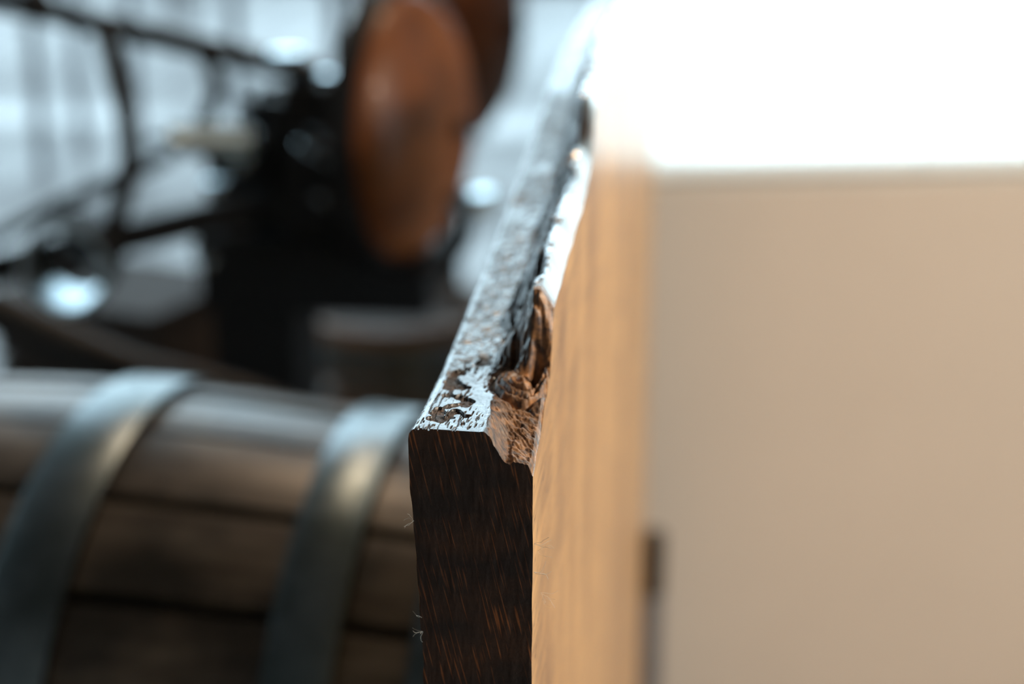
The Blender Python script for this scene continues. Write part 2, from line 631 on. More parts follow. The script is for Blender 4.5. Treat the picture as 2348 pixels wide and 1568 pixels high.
# the left strip: fine short grooves, shallow flaked patches
strip = (1 - ss(-.03, .03, U - ridge)) * (1 - ss(.45, .8, Yv) * .5)
groove = vn(X / .00085, Yv / .0075, 51) * .6 + vn(X / .0005, Yv / .004, 52) * .4
gm = fbm(X / .012, Yv / .014, 53, 3)
Z -= strip * np.clip(groove - .60, 0, .2) * .0042 * ss(.30, .55, gm)
flk = fbm(X / .009, Yv / .013, 57, 3) + .22 * np.exp(-((U - .30) / .20) ** 2) * (np.exp(-((Yv - .018) / .006) ** 2) + np.exp(-((Yv - .055) / .012) ** 2)) - .10 * np.exp(-((U - .50) / .14) ** 2)
flake = strip * ss(.635, .655, flk) * ss(.04, .12, U) * (1 - ss(.085, .11, Yv))
Z -= flake * (.0007 + .0012 * fbm(X / .0015, Yv / .002, 59, 3))
Z += strip * ((fbm(X / .02, Yv / .03, 61, 2) - .5) * .0012 + (fbm(X / .003, Yv / .006, 63, 4, .6) - .5) * .0011 * ss(.06, .11, Yv))
# knot with a hollow, rings around it
kx, ky = .0385, .066
dx, dy = (X - kx) / .0125, (Yv - ky) / .020
kd = np.sqrt(dx * dx + dy * dy) + (fbm(X / .006, Yv / .008, 65, 3) - .5) * .35
kn = 1 - ss(.75, 1.15, kd)
Z += kn * (.0035 * (1 - kd) + .0010 * np.cos(kd * 22))
Z -= .0022 * np.exp(-((kd - 1.0) / .12) ** 2)
hol = np.exp(-(((X - .0445) / .0026) ** 2 + ((Yv - .071) / .009) ** 2) ** 1.5)
Z -= hol * .010
hol2 = np.exp(-(((X - .034) / .0022) ** 2 + ((Yv - .082) / .006) ** 2) ** 1.5)
Z -= hol2 * .006
# colour zones (0 stained dark, 1 raw wood) and gloss zones
raw = np.clip(chan * (.45 + .8 * (fbm(X / .006, Yv / .008, 71, 3) - .4)) + .9 * kn * ss(.5, .7, fbm(X / .005, Yv / .007, 73, 3)), 0, 1)
cliff = ss(.80, .86, U) * np.exp(-((Yv - .082) / .010) ** 2)
raw = np.clip(raw + cliff * 1.0 + .12 * flake * ss(.5, .6, fbm(X / .004, Yv / .006, 75, 2)), 0, 1)
raw = np.clip(raw + .75 * ss(.97, .995, U) * (1 - wblend), 0, 1)
rgh = np.clip(.20 + .03 * strip * ss(.10, .14, Yv) * (1 - ss(.2, .35, Yv)) - .06 * ss(.84, .9, U) * wblend + .50 * flake + .36 * chan + .3 * cliff + .05 * roughz, 0, 1)


def grid_mesh(name, P, attrs=None):
    nv, nu = P.shape[:2]
    me = bpy.data.meshes.new(name)
    me.vertices.add(nv * nu)
    me.vertices.foreach_set('co', P.reshape(-1).astype(np.float32))
    i = np.arange(nv * nu).reshape(nv, nu)
    q = np.stack([i[:-1, :-1], i[:-1, 1:], i[1:, 1:], i[1:, :-1]], -1).reshape(-1)
    nf = (nv - 1) * (nu - 1)
    me.loops.add(nf * 4)
    me.loops.foreach_set('vertex_index', q.astype(np.int32))
    me.polygons.add(nf)
    me.polygons.foreach_set('loop_start', np.arange(0, nf * 4, 4, dtype=np.int32))
    me.update(calc_edges=True)
    for k, a in (attrs or {}).items():
        at = me.attributes.new(k, 'FLOAT', 'POINT')
        at.data.foreach_set('value', a.reshape(-1).astype(np.float32))
    me.polygons.foreach_set('use_smooth', [True] * nf)
    me.validate()
    return me


def x_left(z, y):
    return .0046 * ss(0, .11, 1.105 - z) + .0012 * ss(.11, .4, 1.105 - z) + (vn(z / .006, y / .006, 81) - .5) * .0007 * ss(.01, .03, 1.105 - z)


def x_right(z, y):
    return .05 + (vn(z / .012, y / .03, 83) - .5) * .0006 * ss(.0, .02, 1.09 - z)


def live_mat():
    m, nt, p = new_mat('dark_oiled_live_edge')
    tc = nd(nt, 'ShaderNodeTexCoord')
    ar = nd(nt, 'ShaderNodeAttribute', _attribute_name='raw')
    ag = nd(nt, 'ShaderNodeAttribute', _attribute_name='gloss')
    no = nd(nt, 'ShaderNodeTexNoise', Scale=260.0, Detail=5.0, Roughness=.65)
    nt.links.new(tc.outputs['Object'], no.inputs['Vector'])
    dk = nd(nt, 'ShaderNodeValToRGB')
    e = dk.color_ramp.elements
    e[0].position, e[0].color = .35, (.010, .007, .006, 1)
    e[1].position, e[1].color = .70, (.060, .036, .026, 1)
    nt.links.new(no.outputs[0], dk.inputs[0])
    rw = nd(nt, 'ShaderNodeValToRGB')
    e = rw.color_ramp.elements
    e[0].position, e[0].color = .36, (.05, .020, .010, 1)
    e[1].position, e[1].color = .66, (.52, .23, .075, 1)
    nt.links.new(no.outputs[0], rw.inputs[0])
    mx = nd(nt, 'ShaderNodeMix', _data_type='RGBA')
    nt.links.new(ar.outputs['Fac'], mx.inputs[0])
    nt.links.new(dk.outputs[0], mx.inputs[6])
    nt.links.new(rw.outputs[0], mx.inputs[7])
    nt.links.new(mx.outputs[2], p.inputs['Base Color'])
    nt.links.new(ag.outputs['Fac'], p.inputs['Roughness'])
    p.inputs['Specular IOR Level'].default_value = .8
    ac = nd(nt, 'ShaderNodeAttribute', _attribute_name='crest')      # thick polished lacquer along the crest
    nt.links.new(ac.outputs['Fac'], p.inputs['Coat Weight'])
    p.inputs['Coat Roughness'].default_value = .06
    p.inputs['Coat IOR'].default_value = 1.9
    b = nd(nt, 'ShaderNodeBump', Strength=.35, Distance=.0005)
    nt.links.new(no.outputs[0], b.inputs['Height'])
    nt.links.new(b.outputs[0], p.inputs['Normal'])
    return m


def end_mat():
    """dark end grain: steep orange rays, slow growth rings, fine saw relief"""
    m, nt, p = new_mat('dark_end_grain')
    tc = nd(nt, 'ShaderNodeTexCoord')
    rot = nd(nt, 'ShaderNodeMapping')
    rot.inputs['Rotation'].default_value = (0, math.radians(13), 0)
    nt.links.new(tc.outputs['Object'], rot.inputs[0])
    ry = nd(nt, 'ShaderNodeMapping')
    ry.inputs['Scale'].default_value = (1300, 1, 50)
    nt.links.new(rot.outputs[0], ry.inputs[0])
    n1 = nd(nt, 'ShaderNodeTexNoise', Scale=1.0, Detail=1.0, Roughness=.3)
    nt.links.new(ry.outputs[0], n1.inputs['Vector'])
    r1 = nd(nt, 'ShaderNodeValToRGB')
    r1.color_ramp.elements[0].position = .60
    r1.color_ramp.elements[1].position = .69
    nt.links.new(n1.outputs[0], r1.inputs[0])
    # patches where the rays and the raw brown show
    r2m = nd(nt, 'ShaderNodeMapping')
    r2m.inputs['Rotation'].default_value = (0, math.radians(20), 0)
    r2m.inputs['Scale'].default_value = (24, 1, 62)
    nt.links.new(tc.outputs['Object'], r2m.inputs[0])
    n2 = nd(nt, 'ShaderNodeTexNoise', Scale=1.0, Detail=3.0, Roughness=.5)
    nt.links.new(r2m.outputs[0], n2.inputs['Vector'])
    r2 = nd(nt, 'ShaderNodeValToRGB')
    r2.color_ramp.elements[0].position = .40
    r2.color_ramp.elements[1].position = .68
    nt.links.new(n2.outputs[0], r2.inputs[0])
    n3 = nd(nt, 'ShaderNodeTexNoise', Scale=420.0, Detail=4.0, Roughness=.7)
    nt.links.new(tc.outputs['Object'], n3.inputs['Vector'])
    base = nd(nt, 'ShaderNodeMix', _data_type='RGBA')
    base.inputs[6].default_value = (.028, .017, .013, 1)
    base.inputs[7].default_value = (.11, .045, .02, 1)
    bf = nd(nt, 'ShaderNodeMath', _operation='MULTIPLY')
    nt.links.new(r2.outputs[0], bf.inputs[0])
    nt.links.new(n3.outputs[0], bf.inputs[1])
    nt.links.new(bf.outputs[0], base.inputs[0])
    rm = nd(nt, 'ShaderNodeMath', _operation='MULTIPLY_ADD')
    nt.links.new(r2.outputs[0], rm.inputs[0])
    rm.inputs[1].default_value = .85
    rm.inputs[2].default_value = .18
    rf = nd(nt, 'ShaderNodeMath', _operation='MULTIPLY')
    nt.links.new(rm.outputs[0], rf.inputs[0])
    nt.links.new(r1.outputs[0], rf.inputs[1])
    col = nd(nt, 'ShaderNodeMix', _data_type='RGBA')
    nt.links.new(rf.outputs[0], col.inputs[0])
    nt.links.new(base.outputs[2], col.inputs[6])
    col.inputs[7].default_value = (.38, .12, .035, 1)
    nt.links.new(col.outputs[2], p.inputs['Base Color'])
    p.inputs['Roughness'].default_value = .55
    p.inputs['Specular IOR Level'].default_value = .35
    b = nd(nt, 'ShaderNodeBump', Strength=.5, Distance=.0006)
    nt.links.new(n3.outputs[0], b.inputs['Height'])
    nt.links.new(b.outputs[0], p.inputs['Normal'])
    return m


def face_mat():
    """oiled honey-brown board face with long grain and darker figure"""
    m, nt, p = new_mat('honey_oiled_board_face')
    tc = nd(nt, 'ShaderNodeTexCoord')
    mp = nd(nt, 'ShaderNodeMapping')
    mp.inputs['Rotation'].default_value = (math.radians(20), 0, 0)
    mp.inputs['Scale'].default_value = (1, 5, 60)
    nt.links.new(tc.outputs['Object'], mp.inputs[0])
    n1 = nd(nt, 'ShaderNodeTexNoise', Scale=2.2, Detail=7.0, Roughness=.62, Distortion=.6)
    nt.links.new(mp.outputs[0], n1.inputs['Vector'])
    mp2 = nd(nt, 'ShaderNodeMapping')
    mp2.inputs['Scale'].default_value = (1, 6.0, 1.6)
    nt.links.new(tc.outputs['Object'], mp2.inputs[0])
    n2 = nd(nt, 'ShaderNodeTexNoise', Scale=1.4, Detail=3.0, Roughness=.5)
    nt.links.new(mp2.outputs[0], n2.inputs['Vector'])
    r1 = nd(nt, 'ShaderNodeValToRGB')
    e = r1.color_ramp.elements
    e[0].position, e[0].color = .30, (.34, .165, .060, 1)
    e[1].position, e[1].color = .62, (.72, .38, .13, 1)
    nt.links.new(n1.outputs[0], r1.inputs[0])
    r2 = nd(nt, 'ShaderNodeValToRGB')
    e = r2.color_ramp.elements
    e[0].position, e[0].color = .34, (.42, .33, .30, 1)
    e[1].position, e[1].color = .54, (1, 1, 1, 1)
    nt.links.new(n2.outputs[0], r2.inputs[0])
    mx = nd(nt, 'ShaderNodeMix', _data_type='RGBA', _blend_type='MULTIPLY')
    mx.inputs[0].default_value = .8
    nt.links.new(r1.outputs[0], mx.inputs[6])
    nt.links.new(r2.outputs[0], mx.inputs[7])
    # pores
    mp3 = nd(nt, 'ShaderNodeMapping')
    mp3.inputs['Rotation'].default_value = (math.radians(14), 0, 0)
    mp3.inputs['Scale'].default_value = (1, 90, 420)
    nt.links.new(tc.outputs['Object'], mp3.inputs[0])
    n3 = nd(nt, 'ShaderNodeTexNoise', Scale=1.0, Detail=2.0)
    nt.links.new(mp3.outputs[0], n3.inputs['Vector'])
    r3 = nd(nt, 'ShaderNodeValToRGB')
    e = r3.color_ramp.elements
    e[0].position, e[0].color = .30, (.22, .12, .08, 1)
    e[1].position, e[1].color = .40, (1, 1, 1, 1)
    nt.links.new(n3.outputs[0], r3.inputs[0])
    m3 = nd(nt, 'ShaderNodeMix', _data_type='RGBA', _blend_type='MULTIPLY')
    m3.inputs[0].default_value = .75
    nt.links.new(mx.outputs[2], m3.inputs[6])
    nt.links.new(r3.outputs[0], m3.inputs[7])
    nt.links.new(m3.outputs[2], p.inputs['Base Color'])
    p.inputs['Roughness'].default_value = .30
    p.inputs['Coat Weight'].default_value = .18
    p.inputs['Coat Roughness'].default_value = .10
    b = nd(nt, 'ShaderNodeBump', Strength=.25, Distance=.0004)
    nt.links.new(n3.outputs[0], b.inputs['Height'])
    nt.links.new(b.outputs[0], p.inputs['Normal'])
    return m


M['live'] = live_mat()
M['end'] = end_mat()
M['face'] = face_mat()

slab = empty('wood_slab', (0, 0, 0), 0, 'thick live-edge wooden slab standing on edge with dark sawn end', 'wood slab')
# the two side edges of the live edge follow the faces
XL0 = x_left(Z[:, :1], Yv[:, :1])
XR0 = x_right(Z[:, -1:], Yv[:, -1:])
XX = XL0 + (XR0 - XL0) * U
TOP = np.stack([XX, Yv, Z], -1)
obj('live_edge', grid_mesh('live_edge', TOP, {'raw': raw, 'gloss': rgh, 'crest': wblend * ss(.80, .86, U) * ss(.09, .10, Yv)}), M['live'], slab)['label'] = 'rough dark glossy live edge with knot and bark hollows'
# end grain face
ks = np.concatenate([np.linspace(0, .16, 120), np.linspace(.17, 1, 30)])
K = ks[:, None]
zt = Z[0][None, :]
ZZ = zt * (1 - K) + K * 0.0
Yn = np.zeros_like(ZZ)
xl_ = x_left(ZZ, Yn)
xr_ = x_right(ZZ, Yn)
EX = xl_ + (xr_ - xl_) * uu[None, :]
EY = Yn + (fbm(EX / .003, ZZ / .010, 91, 3) - .5) * .0006 * ss(.0, .004, K * 1.1)
obj('sawn_end', grid_mesh('sawn_end', np.stack([EX, EY, ZZ], -1)[:, ::-1]), M['end'], slab)['label'] = 'dark stained end grain with fine orange rays'
# broad faces
kf = np.concatenate([np.linspace(0, .16, 40), np.linspace(.18, 1, 20)])[:, None]


def side(fn, ztop):
    zz = ztop[None, :] * (1 - kf)
    yy = np.repeat(vv[None, :], len(kf), 0)
    return np.stack([fn(zz, yy), yy, zz], -1)


obj('board_face', grid_mesh('board_face', side(x_right, Z[:, -1])), M['face'], slab)['label'] = 'honey brown oiled board face'
obj('rear_board_face', grid_mesh('rear_board_face', side(x_left, Z[:, 0])[:, ::-1]), M['face'], slab)
eb = np.stack([EX * 0 + np.linspace(0, 1, EX.shape[1])[None, :], EY * 0 + SLEN, Z[-1][None, :] * (1 - K)], -1)
eb[..., 0] = x_left(eb[..., 2], eb[..., 1]) * (1 - eb[..., 0]) + x_right(eb[..., 2], eb[..., 1]) * eb[..., 0]
obj('far_end', grid_mesh('far_end', eb), M['end'], slab)

# lint caught on the arrises of the sawn end
lint_right = [((.0505, .001, 1.058), 3), ((.0515, .006, 1.0525), 2), ((.0506, .000, 1.046), 3), ((.052, .012, 1.031), 3), ((.0525, .014, 1.027), 2)]
lint_left = [((.0018, .000, 1.0660), 4), ((.0044, .000, 1.0230), 2), ((.0047, .000, 1.0165), 5)]


RANK = ['uppermost', 'second highest', 'middle', 'second lowest', 'lowest']


def lint(name_label, spot, n, sgn, seed, L=.0035):
    rnd = random.Random(seed)
    bmm = bmesh.new()
    for k in range(n):
        p = Vector((0, 0, 0))
        d = Vector((sgn * rnd.uniform(.4, 1), rnd.uniform(-.8, .1), rnd.uniform(-.5, .7))).normalized()
        pts = [p.copy()]
        for q in range(9):
            d = (d + Vector((rnd.uniform(-.5, .5), rnd.uniform(-.3, .3), rnd.uniform(-.5, .5)))).normalized()
            p = p + d * L * .16
            pts.append(p.copy())
        tube(bmm, pts, .00007, 5)
    o = obj('lint_fiber', bmm, M['lint'])
    o.location = spot
    tag(o, name_label, 'lint', 'lint on the sawn end')


for i, (sp, n) in enumerate(lint_right):
    lint(RANK[i] + ' of five pale lint fibres on the right edge of the sawn end', sp, n, 1, i, .0055)
for i, (sp, n) in enumerate(lint_left):
    lint(['uppermost', 'middle', 'lowest'][i] + ' of three pale lint tufts on the left edge of the sawn end', sp, n, -1, 20 + i, .0035)

# ------------------------------------------------------------------ the barrel on its rack
BY, BC, BR, BK, HL = -.0421, Vector((-.418, .6632, .5315)), .3332, .045, .385


def brad(s):
    return BR - BK * (s / .44) ** 2


barrel = empty('oak_barrel', BC, BY, 'weathered oak barrel lying on its side left of the slab, wide steel hoops', 'barrel')
NST = 23
half = math.pi / NST - .018
bm = bmesh.new()
ns, na = 17, 5
grid_o, grid_i = [], []
for i in range(ns):
    s = -HL + 2 * HL * i / (ns - 1)
    ro, ri = [], []
    for k in range(na):
        a = -half + 2 * half * k / (na - 1)
        R_ = brad(s) - (.0008 if k in (0, na - 1) else 0)
        ro.append(bm.verts.new((s, R_ * math.sin(a), R_ * math.cos(a))))
        R2 = brad(s) - .026
        ri.append(bm.verts.new((s, R2 * math.sin(a), R2 * math.cos(a))))
    grid_o.append(ro)
    grid_i.append(ri)
for i in range(ns - 1):
    for k in range(na - 1):
        bm.faces.new((grid_o[i][k], grid_o[i + 1][k], grid_o[i + 1][k + 1], grid_o[i][k + 1]))
        bm.faces.new((grid_i[i][k], grid_i[i][k + 1], grid_i[i + 1][k + 1], grid_i[i + 1][k]))
    for k in (0, na - 1):
        bm.faces.new((grid_o[i][k], grid_i[i][k], grid_i[i + 1][k], grid_o[i + 1][k]))
for i in (0, ns - 1):
    for k in range(na - 1):
        bm.faces.new((grid_o[i][k], grid_o[i][k + 1], grid_i[i][k + 1], grid_i[i][k]))
bmesh.ops.recalc_face_normals(bm, faces=bm.faces)
stm = bpy.data.meshes.new('stave')
bm.to_mesh(stm)
bm.free()
stm.materials.append(M['stave'])
a0 = math.radians(112 - 90) + math.pi / NST      # a joint faces the camera at 112 degrees
for k in range(NST):
    o = obj('stave', stm, None, barrel, True)
    aa = a0 + k * 2 * math.pi / NST
    o.rotation_euler = (aa, 0, 0)
    dr = random.uniform(-.003, 0)
    o.location = (0, -math.sin(aa) * dr, math.cos(aa) * dr)
# dark lining behind the joints and the two heads
b = bmesh.new()
rr = [[b.verts.new((s, (brad(s) - .02) * math.sin(2 * math.pi * k / 46), (brad(s) - .02) * math.cos(2 * math.pi * k / 46))) for k in range(46)] for s in np.linspace(-HL + .03, HL - .03, 9)]
for i in range(8):
    for k in range(46):
        b.faces.new((rr[i][k], rr[i][(k + 1) % 46], rr[i + 1][(k + 1) % 46], rr[i + 1][k]))
obj('charred_lining', b, M['rim_shadow_lining'], barrel, True)
for sg in (-1, 1):
    s = sg * (HL - .035)
    R_ = brad(s) - .027
    nb = 6
    for j in range(nb):                 # head boards
        z0, z1 = -R_ + 2 * R_ * j / nb + .001, -R_ + 2 * R_ * (j + 1) / nb - .001
        b = bmesh.new()
        top, bot = [], []
        for t in np.linspace(0, 1, 7):
            z = z0 + (z1 - z0) * t
            w = math.sqrt(max(R_ * R_ - z * z, 0))
            top.append((w, z))
        vs = [(s, w, z) for w, z in top] + [(s, -w, z) for w, z in reversed(top)]
        f1 = [b.verts.new(v) for v in vs]
        f2 = [b.verts.new((v[0] - sg * .02, v[1], v[2])) for v in vs]
        b.faces.new(f1)
        b.faces.new(f2[::-1])
        for q in range(len(f1)):
            b.faces.new((f1[q], f1[(q + 1) % len(f1)], f2[(q + 1) % len(f1)], f2[q]))
        obj('head_board', b, M['keg_wood'], barrel)


def hoop(s0, s1, parent, radf, proud=.006):
    """flat steel band; the rim away from the bilge stands a little off the staves"""
    ra, rb = radf(s0) + proud, radf(s1) + proud
    lo_ = min(ra, rb) + .45 * abs(ra - rb)
    ra, rb = max(ra, lo_), max(rb, lo_)
    b = bmesh.new()
    P = [(s0, ra - .007), (s0, ra - .0006), (s0 + .0012, ra), (s1 - .0012, rb), (s1, rb - .0006), (s1, rb - .007)]
    n = 96
    R_ = [[b.verts.new((s, r_ * math.sin(2 * math.pi * k / n), r_ * math.cos(2 * math.pi * k / n))) for k in range(n)] for s, r_ in P]
    for i in range(len(P)):
        j = (i + 1) % len(P)
        for k in range(n):
            b.faces.new((R_[i][k], R_[i][(k + 1) % n], R_[j][(k + 1) % n], R_[j][k]))
    for f in b.faces:
        if abs(f.calc_center_median().x - s1) < .0003 or abs(f.calc_center_median().x - s0) < .0003:
            f.material_index = 1  # rim faces coloured black to stand for the hoop's shadow line
    o = obj('hoop', b, M['hoop'], parent, True)
    o.data.materials.append(M['rim_shadow_lining'])
    for s in (s0 * .7 + s1 * .3, s0 * .3 + s1 * .7):
        rv = bmesh.new()
        sphere(rv, (0, 0, 0), .006, 10)
        v = obj('rivet', rv, M['hoop'], o, True)
        aa = math.radians(-70)
        rad = ra + (rb - ra) * (s - s0) / (s1 - s0)
        v.location = (s, rad * math.sin(aa), rad * math.cos(aa))
        v.scale = (1, .5, 1)
    return o


for s0, s1 in ((.036, .094), (.245, .295), (.345, .384), (-.175, -.120), (-.295, -.245), (-.384, -.345)):
    hoop(s0, s1, barrel, brad)
rack = empty('barrel_rack', (BC.x, BC.y, 0), BY, 'low timber rack carrying the lying oak barrel', 'rack')
for xx in (-.25, .25):
    obj('cross_beam', box(bmesh.new(), xx - .05, xx + .05, -.36, .36, .09, .185, .004), M['rack_wood'], rack)
    for sy in (-1, 1):
        b = bmesh.new()
        w0 = [(sy * .10, .185), (sy * .24, .185), (sy * .24, .30), (sy * .212, .272)]
        v1 = [b.verts.new((xx - .045, y, z)) for y, z in w0]
        v2 = [b.verts.new((xx + .045, y, z)) for y, z in w0]
        b.faces.new(v1)
        b.faces.new(v2[::-1])
        for q in range(4):
            b.faces.new((v1[q], v1[(q + 1) % 4], v2[(q + 1) % 4], v2[q]))
        obj('chock', b, M['rack_wood'], rack)
for sy in (-.3, .3):
    obj('runner', box(bmesh.new(), -.38, .38, sy - .045, sy + .045, 0, .09, .004), M['rack_wood'], rack)

# ------------------------------------------------------------------ small upright keg behind
KH, KR = .47, .20
keg = empty('wooden_keg', (-.43, 2.28, 0), .2, 'small dark brown wooden keg standing upright behind the lying barrel', 'keg')


def krad(z):
    return KR - .03 * ((z - KH / 2) / (KH / 2)) ** 2


NK = 18
hk = math.pi / NK - .008
b = bmesh.new()
go = []
for i in range(9):
    z = KH * i / 8
    row = []
    for a in (-hk, 0, hk):
        row.append(b.verts.new((krad(z) * math.cos(a), krad(z) * math.sin(a), z)))
    for a in (hk, -hk):
        row.append(b.verts.new(((krad(z) - .018) * math.cos(a), (krad(z) - .018) * math.sin(a), z)))
    go.append(row)
for i in range(8):
    for k in range(5):
        b.faces.new((go[i][k], go[i][(k + 1) % 5], go[i + 1][(k + 1) % 5], go[i + 1][k]))
b.faces.new(go[0][::-1])
b.faces.new(go[-1])
bmesh.ops.recalc_face_normals(b, faces=b.faces)
km = bpy.data.meshes.new('stave')
b.to_mesh(km)
b.free()
km.materials.append(M['keg_wood'])
for k in range(NK):
    o = obj('stave', km, None, keg)
    o.rotation_euler = (0, 0, k * 2 * math.pi / NK)
for z0, z1 in ((.405, .44), (.365, .388), (.085, .11), (.03, .065)):
    b = bmesh.new()
    lathe(b, [(krad(z0) - .001, z0), (krad(z0) + .003, z0), (krad(z1) + .003, z1), (krad(z1) - .001, z1)], 48, True)
    obj('hoop', b, M['hoop'], keg, True)
for zz in (.02, KH - .035):
    b = bmesh.new()
    lathe(b, [(0, zz), (krad(zz) - .017, zz), (krad(zz) - .017, zz + .015), (0, zz + .015)], 36)
    obj('head', b, M['dark_wood'], keg)

# ------------------------------------------------------------------ old iron machine with wooden wheels
mc = empty('iron_machine', (-.5026, 1.6577, .486), 0, 'black iron machine with russet wooden wheel, long rods and coil spring on pedestal', 'machine')
mc.scale = (.64, .64, .64)
mo = Vector((-.85, 2.95, 0))


def mp_(pts):
    return [Vector(p) - mo for p in pts]


def mrod(name, pts, r, mat='black_iron', seg=12):
    return obj(name, tube(bmesh.new(), smooth_path(mp_(pts)), r, seg), M[mat], mc, True)


mrod('rod', [(-1.75, 3.02, .975), (-1.367, 2.98, .898), (-.70, 2.92, .772)], .026)
mrod('rod', [(-1.75, 2.80, .27), (-1.42, 2.84, .345), (-1.0, 2.88, .45), (-.60, 2.90, .550)], .036)
mrod('curved_strap', [(-1.165, 2.94, .875), (-1.135, 2.92, .76), (-1.105, 2.90, .63), (-1.118, 2.88, .53), (-1.155, 2.86, .41)], .024)
mrod('curved_strap', [(-.955, 2.95, .83), (-.925, 2.94, .73), (-.955, 2.93, .66)], .019)
mrod('brace', [(-1.03, 2.92, .585), (-1.20, 2.90, .515), (-1.42, 2.86, .41)], .016)
mrod('brace', [(-1.435, 2.84, .34), (-1.452, 2.87, .47), (-1.45, 2.92, .58)], .018)
# upper loop at the far left end of the rod
b = bmesh.new()
loop = [(-1.42 + .13 * math.cos(t), 2.99, .86 + .10 * math.sin(t)) for t in np.linspace(.15, 2.4, 14)]
obj('curved_strap', tube(b, mp_(loop), .018), M['black_iron'], mc, True)
# gear housing
b = bmesh.new()
box(b, -.80 - mo.x, -.635 - mo.x, -.11, .13, .42, .755, .03)
box(b, -.84 - mo.x, -.70 - mo.x, -.08, .10, .50, .66, .025)
hs = obj('gear_housing', b, M['black_iron'], mc)
b = bmesh.new()
box(b, -.765 - mo.x, -.66 - mo.x, -.135, -.105, .55, .70, .012)
obj('cover_plate', b, M['black_iron'], hs)
b = bmesh.new()
box(b, -.985 - mo.x, -.63 - mo.x, .06, .17, .40, .615, .02)
box(b, -.90 - mo.x, -.63 - mo.x, .07, .16, .60, .72, .03)
obj('bed_casting', b, M['black_iron'], mc)
# base bar and plinth
obj('base_bar', box(bmesh.new(), -.97 - mo.x, -.625 - mo.x, -.10, .13, .375, .425, .008), M['black_iron'], mc)
obj('plinth', box(bmesh.new(), -.95 - mo.x, -.765 - mo.x, -.05, .20, 0, .256, .006), M['black_iron'], mc)
obj('drawer_box', box(bmesh.new(), -.97 - mo.x, -.47 - mo.x, -.06, .22, .255, .372, .006), M['black_iron'], mc)
# coil spring
b = bmesh.new()
n = 15
pts = []
for k in range(n * 14 + 1):
    t = k / 14 * 2 * math.pi
    pts.append((-1.005 + .175 * k / (n * 14) - mo.x, 2.86 + .030 * math.cos(t) - mo.y, .640 + .030 * math.sin(t)))
tube(b, pts, .0068, 8)
obj('coil_spring', b, M['brushed'], mc, True)
mrod('spring_rod', [(-1.05, 2.86, .64), (-.74, 2.86, .64)], .008)
# polished ring wheel below
b = bmesh.new()
lathe(b, [(.095, -.07), (.095, .07), (.083, .07), (.083, -.07)], 48, True)
for f in b.faces:
    c_ = f.calc_center_median()
    f.material_index = 1 if math.hypot(c_.x, c_.y) > .089 else 0
rw = obj('hand_wheel', b, M['brushed'], mc, True)
rw.data.materials.append(M['black_iron'])
rw.location = Vector((-1.215, 2.80, .385)) - mo
rw.rotation_euler = (math.radians(90), 0, math.radians(4))
for q in range(3):
    a_ = math.radians(90 + 120 * q)
    obj('spoke', tube(bmesh.new(), [(0, 0, .03), (.088 * math.cos(a_), .088 * math.sin(a_), .03)], .012, 10), M['black_iron'], rw, True)
obj('hub', lathe(bmesh.new(), [(0, .06), (.03, .055), (.035, .0), (0, 0)], 20), M['black_iron'], rw, True)
# polished knobs and bolts
for (p, r_) in (((-.745, 2.84, .812), .017), ((-.665, 2.86, .770), .013), ((-.690, 2.80, .640), .016), ((-.672, 2.81, .668), .011),
                ((-.845, 2.82, .600), .014), ((-.905, 2.83, .548), .013), ((-.675, 2.82, .53), .011), ((-.765, 2.83, .748), .010),
                ((-.925, 2.80, .395), .014), ((-.66, 2.80, .615), .009)):
    b = lathe(bmesh.new(), [(0, r_), (r_ * 1.9, r_), (r_ * 2.1, r_ * .7), (r_ * 1.9, .2 * r_), (r_ * .8, -r_ * .2), (r_ * .7, -r_), (0, -r_)], 20)
    k = obj('knob', b, M['polished'], mc, True)
    k.location = Vector(p) - mo
    st_ = tube(bmesh.new(), [(0, 0, 0), (0, .06, -.01)], r_ * .45, 8)
    obj('stem', st_, M['black_iron'], k)
# crank with pale ball grip
cr = obj('crank', tube(bmesh.new(), smooth_path(mp_([(-.60, 2.80, .40), (-.45, 2.74, .40), (-.37, 2.72, .46), (-.354, 2.72, .53)])), .011), M['black_iron'], mc, True)
gk = obj('round_grip', lathe(bmesh.new(), [(0, .03), (.045, .028), (.054, .012), (.045, -.008), (.02, -.02), (0, -.02)], 24), M['polished'], cr, True)
gk.location = Vector((-.352, 2.72, .548)) - mo




def wheel_parts(t, loc, yaw, R_, bulge):
    """round bulged wooden disc facing +x in a black iron tyre; returns the disc"""
    b = bmesh.new()
    prof = [(R_ * math.sin(q), bulge * math.cos(q)) for q in np.linspace(0, math.pi / 2, 14)]
    lathe(b, prof + [(R_, -.012), (0, -.012)], 56)
    o = obj('wooden_disc', b, M['brown_panel'], t, True)
    o.location = loc
    o.rotation_euler = (0, math.radians(90), yaw)
    b = bmesh.new()
    lathe(b, [(R_ - .012, .006), (R_ + .014, .006), (R_ + .014, -.045), (R_ - .012, -.045)], 56, True)
    obj('iron_tyre', b, M['black_iron'], o)
    b = tube(bmesh.new(), [(0, 0, -.10), (0, 0, bulge + .02)], .022, 16)
    obj('axle', b, M['black_iron'], o, True)
    return o


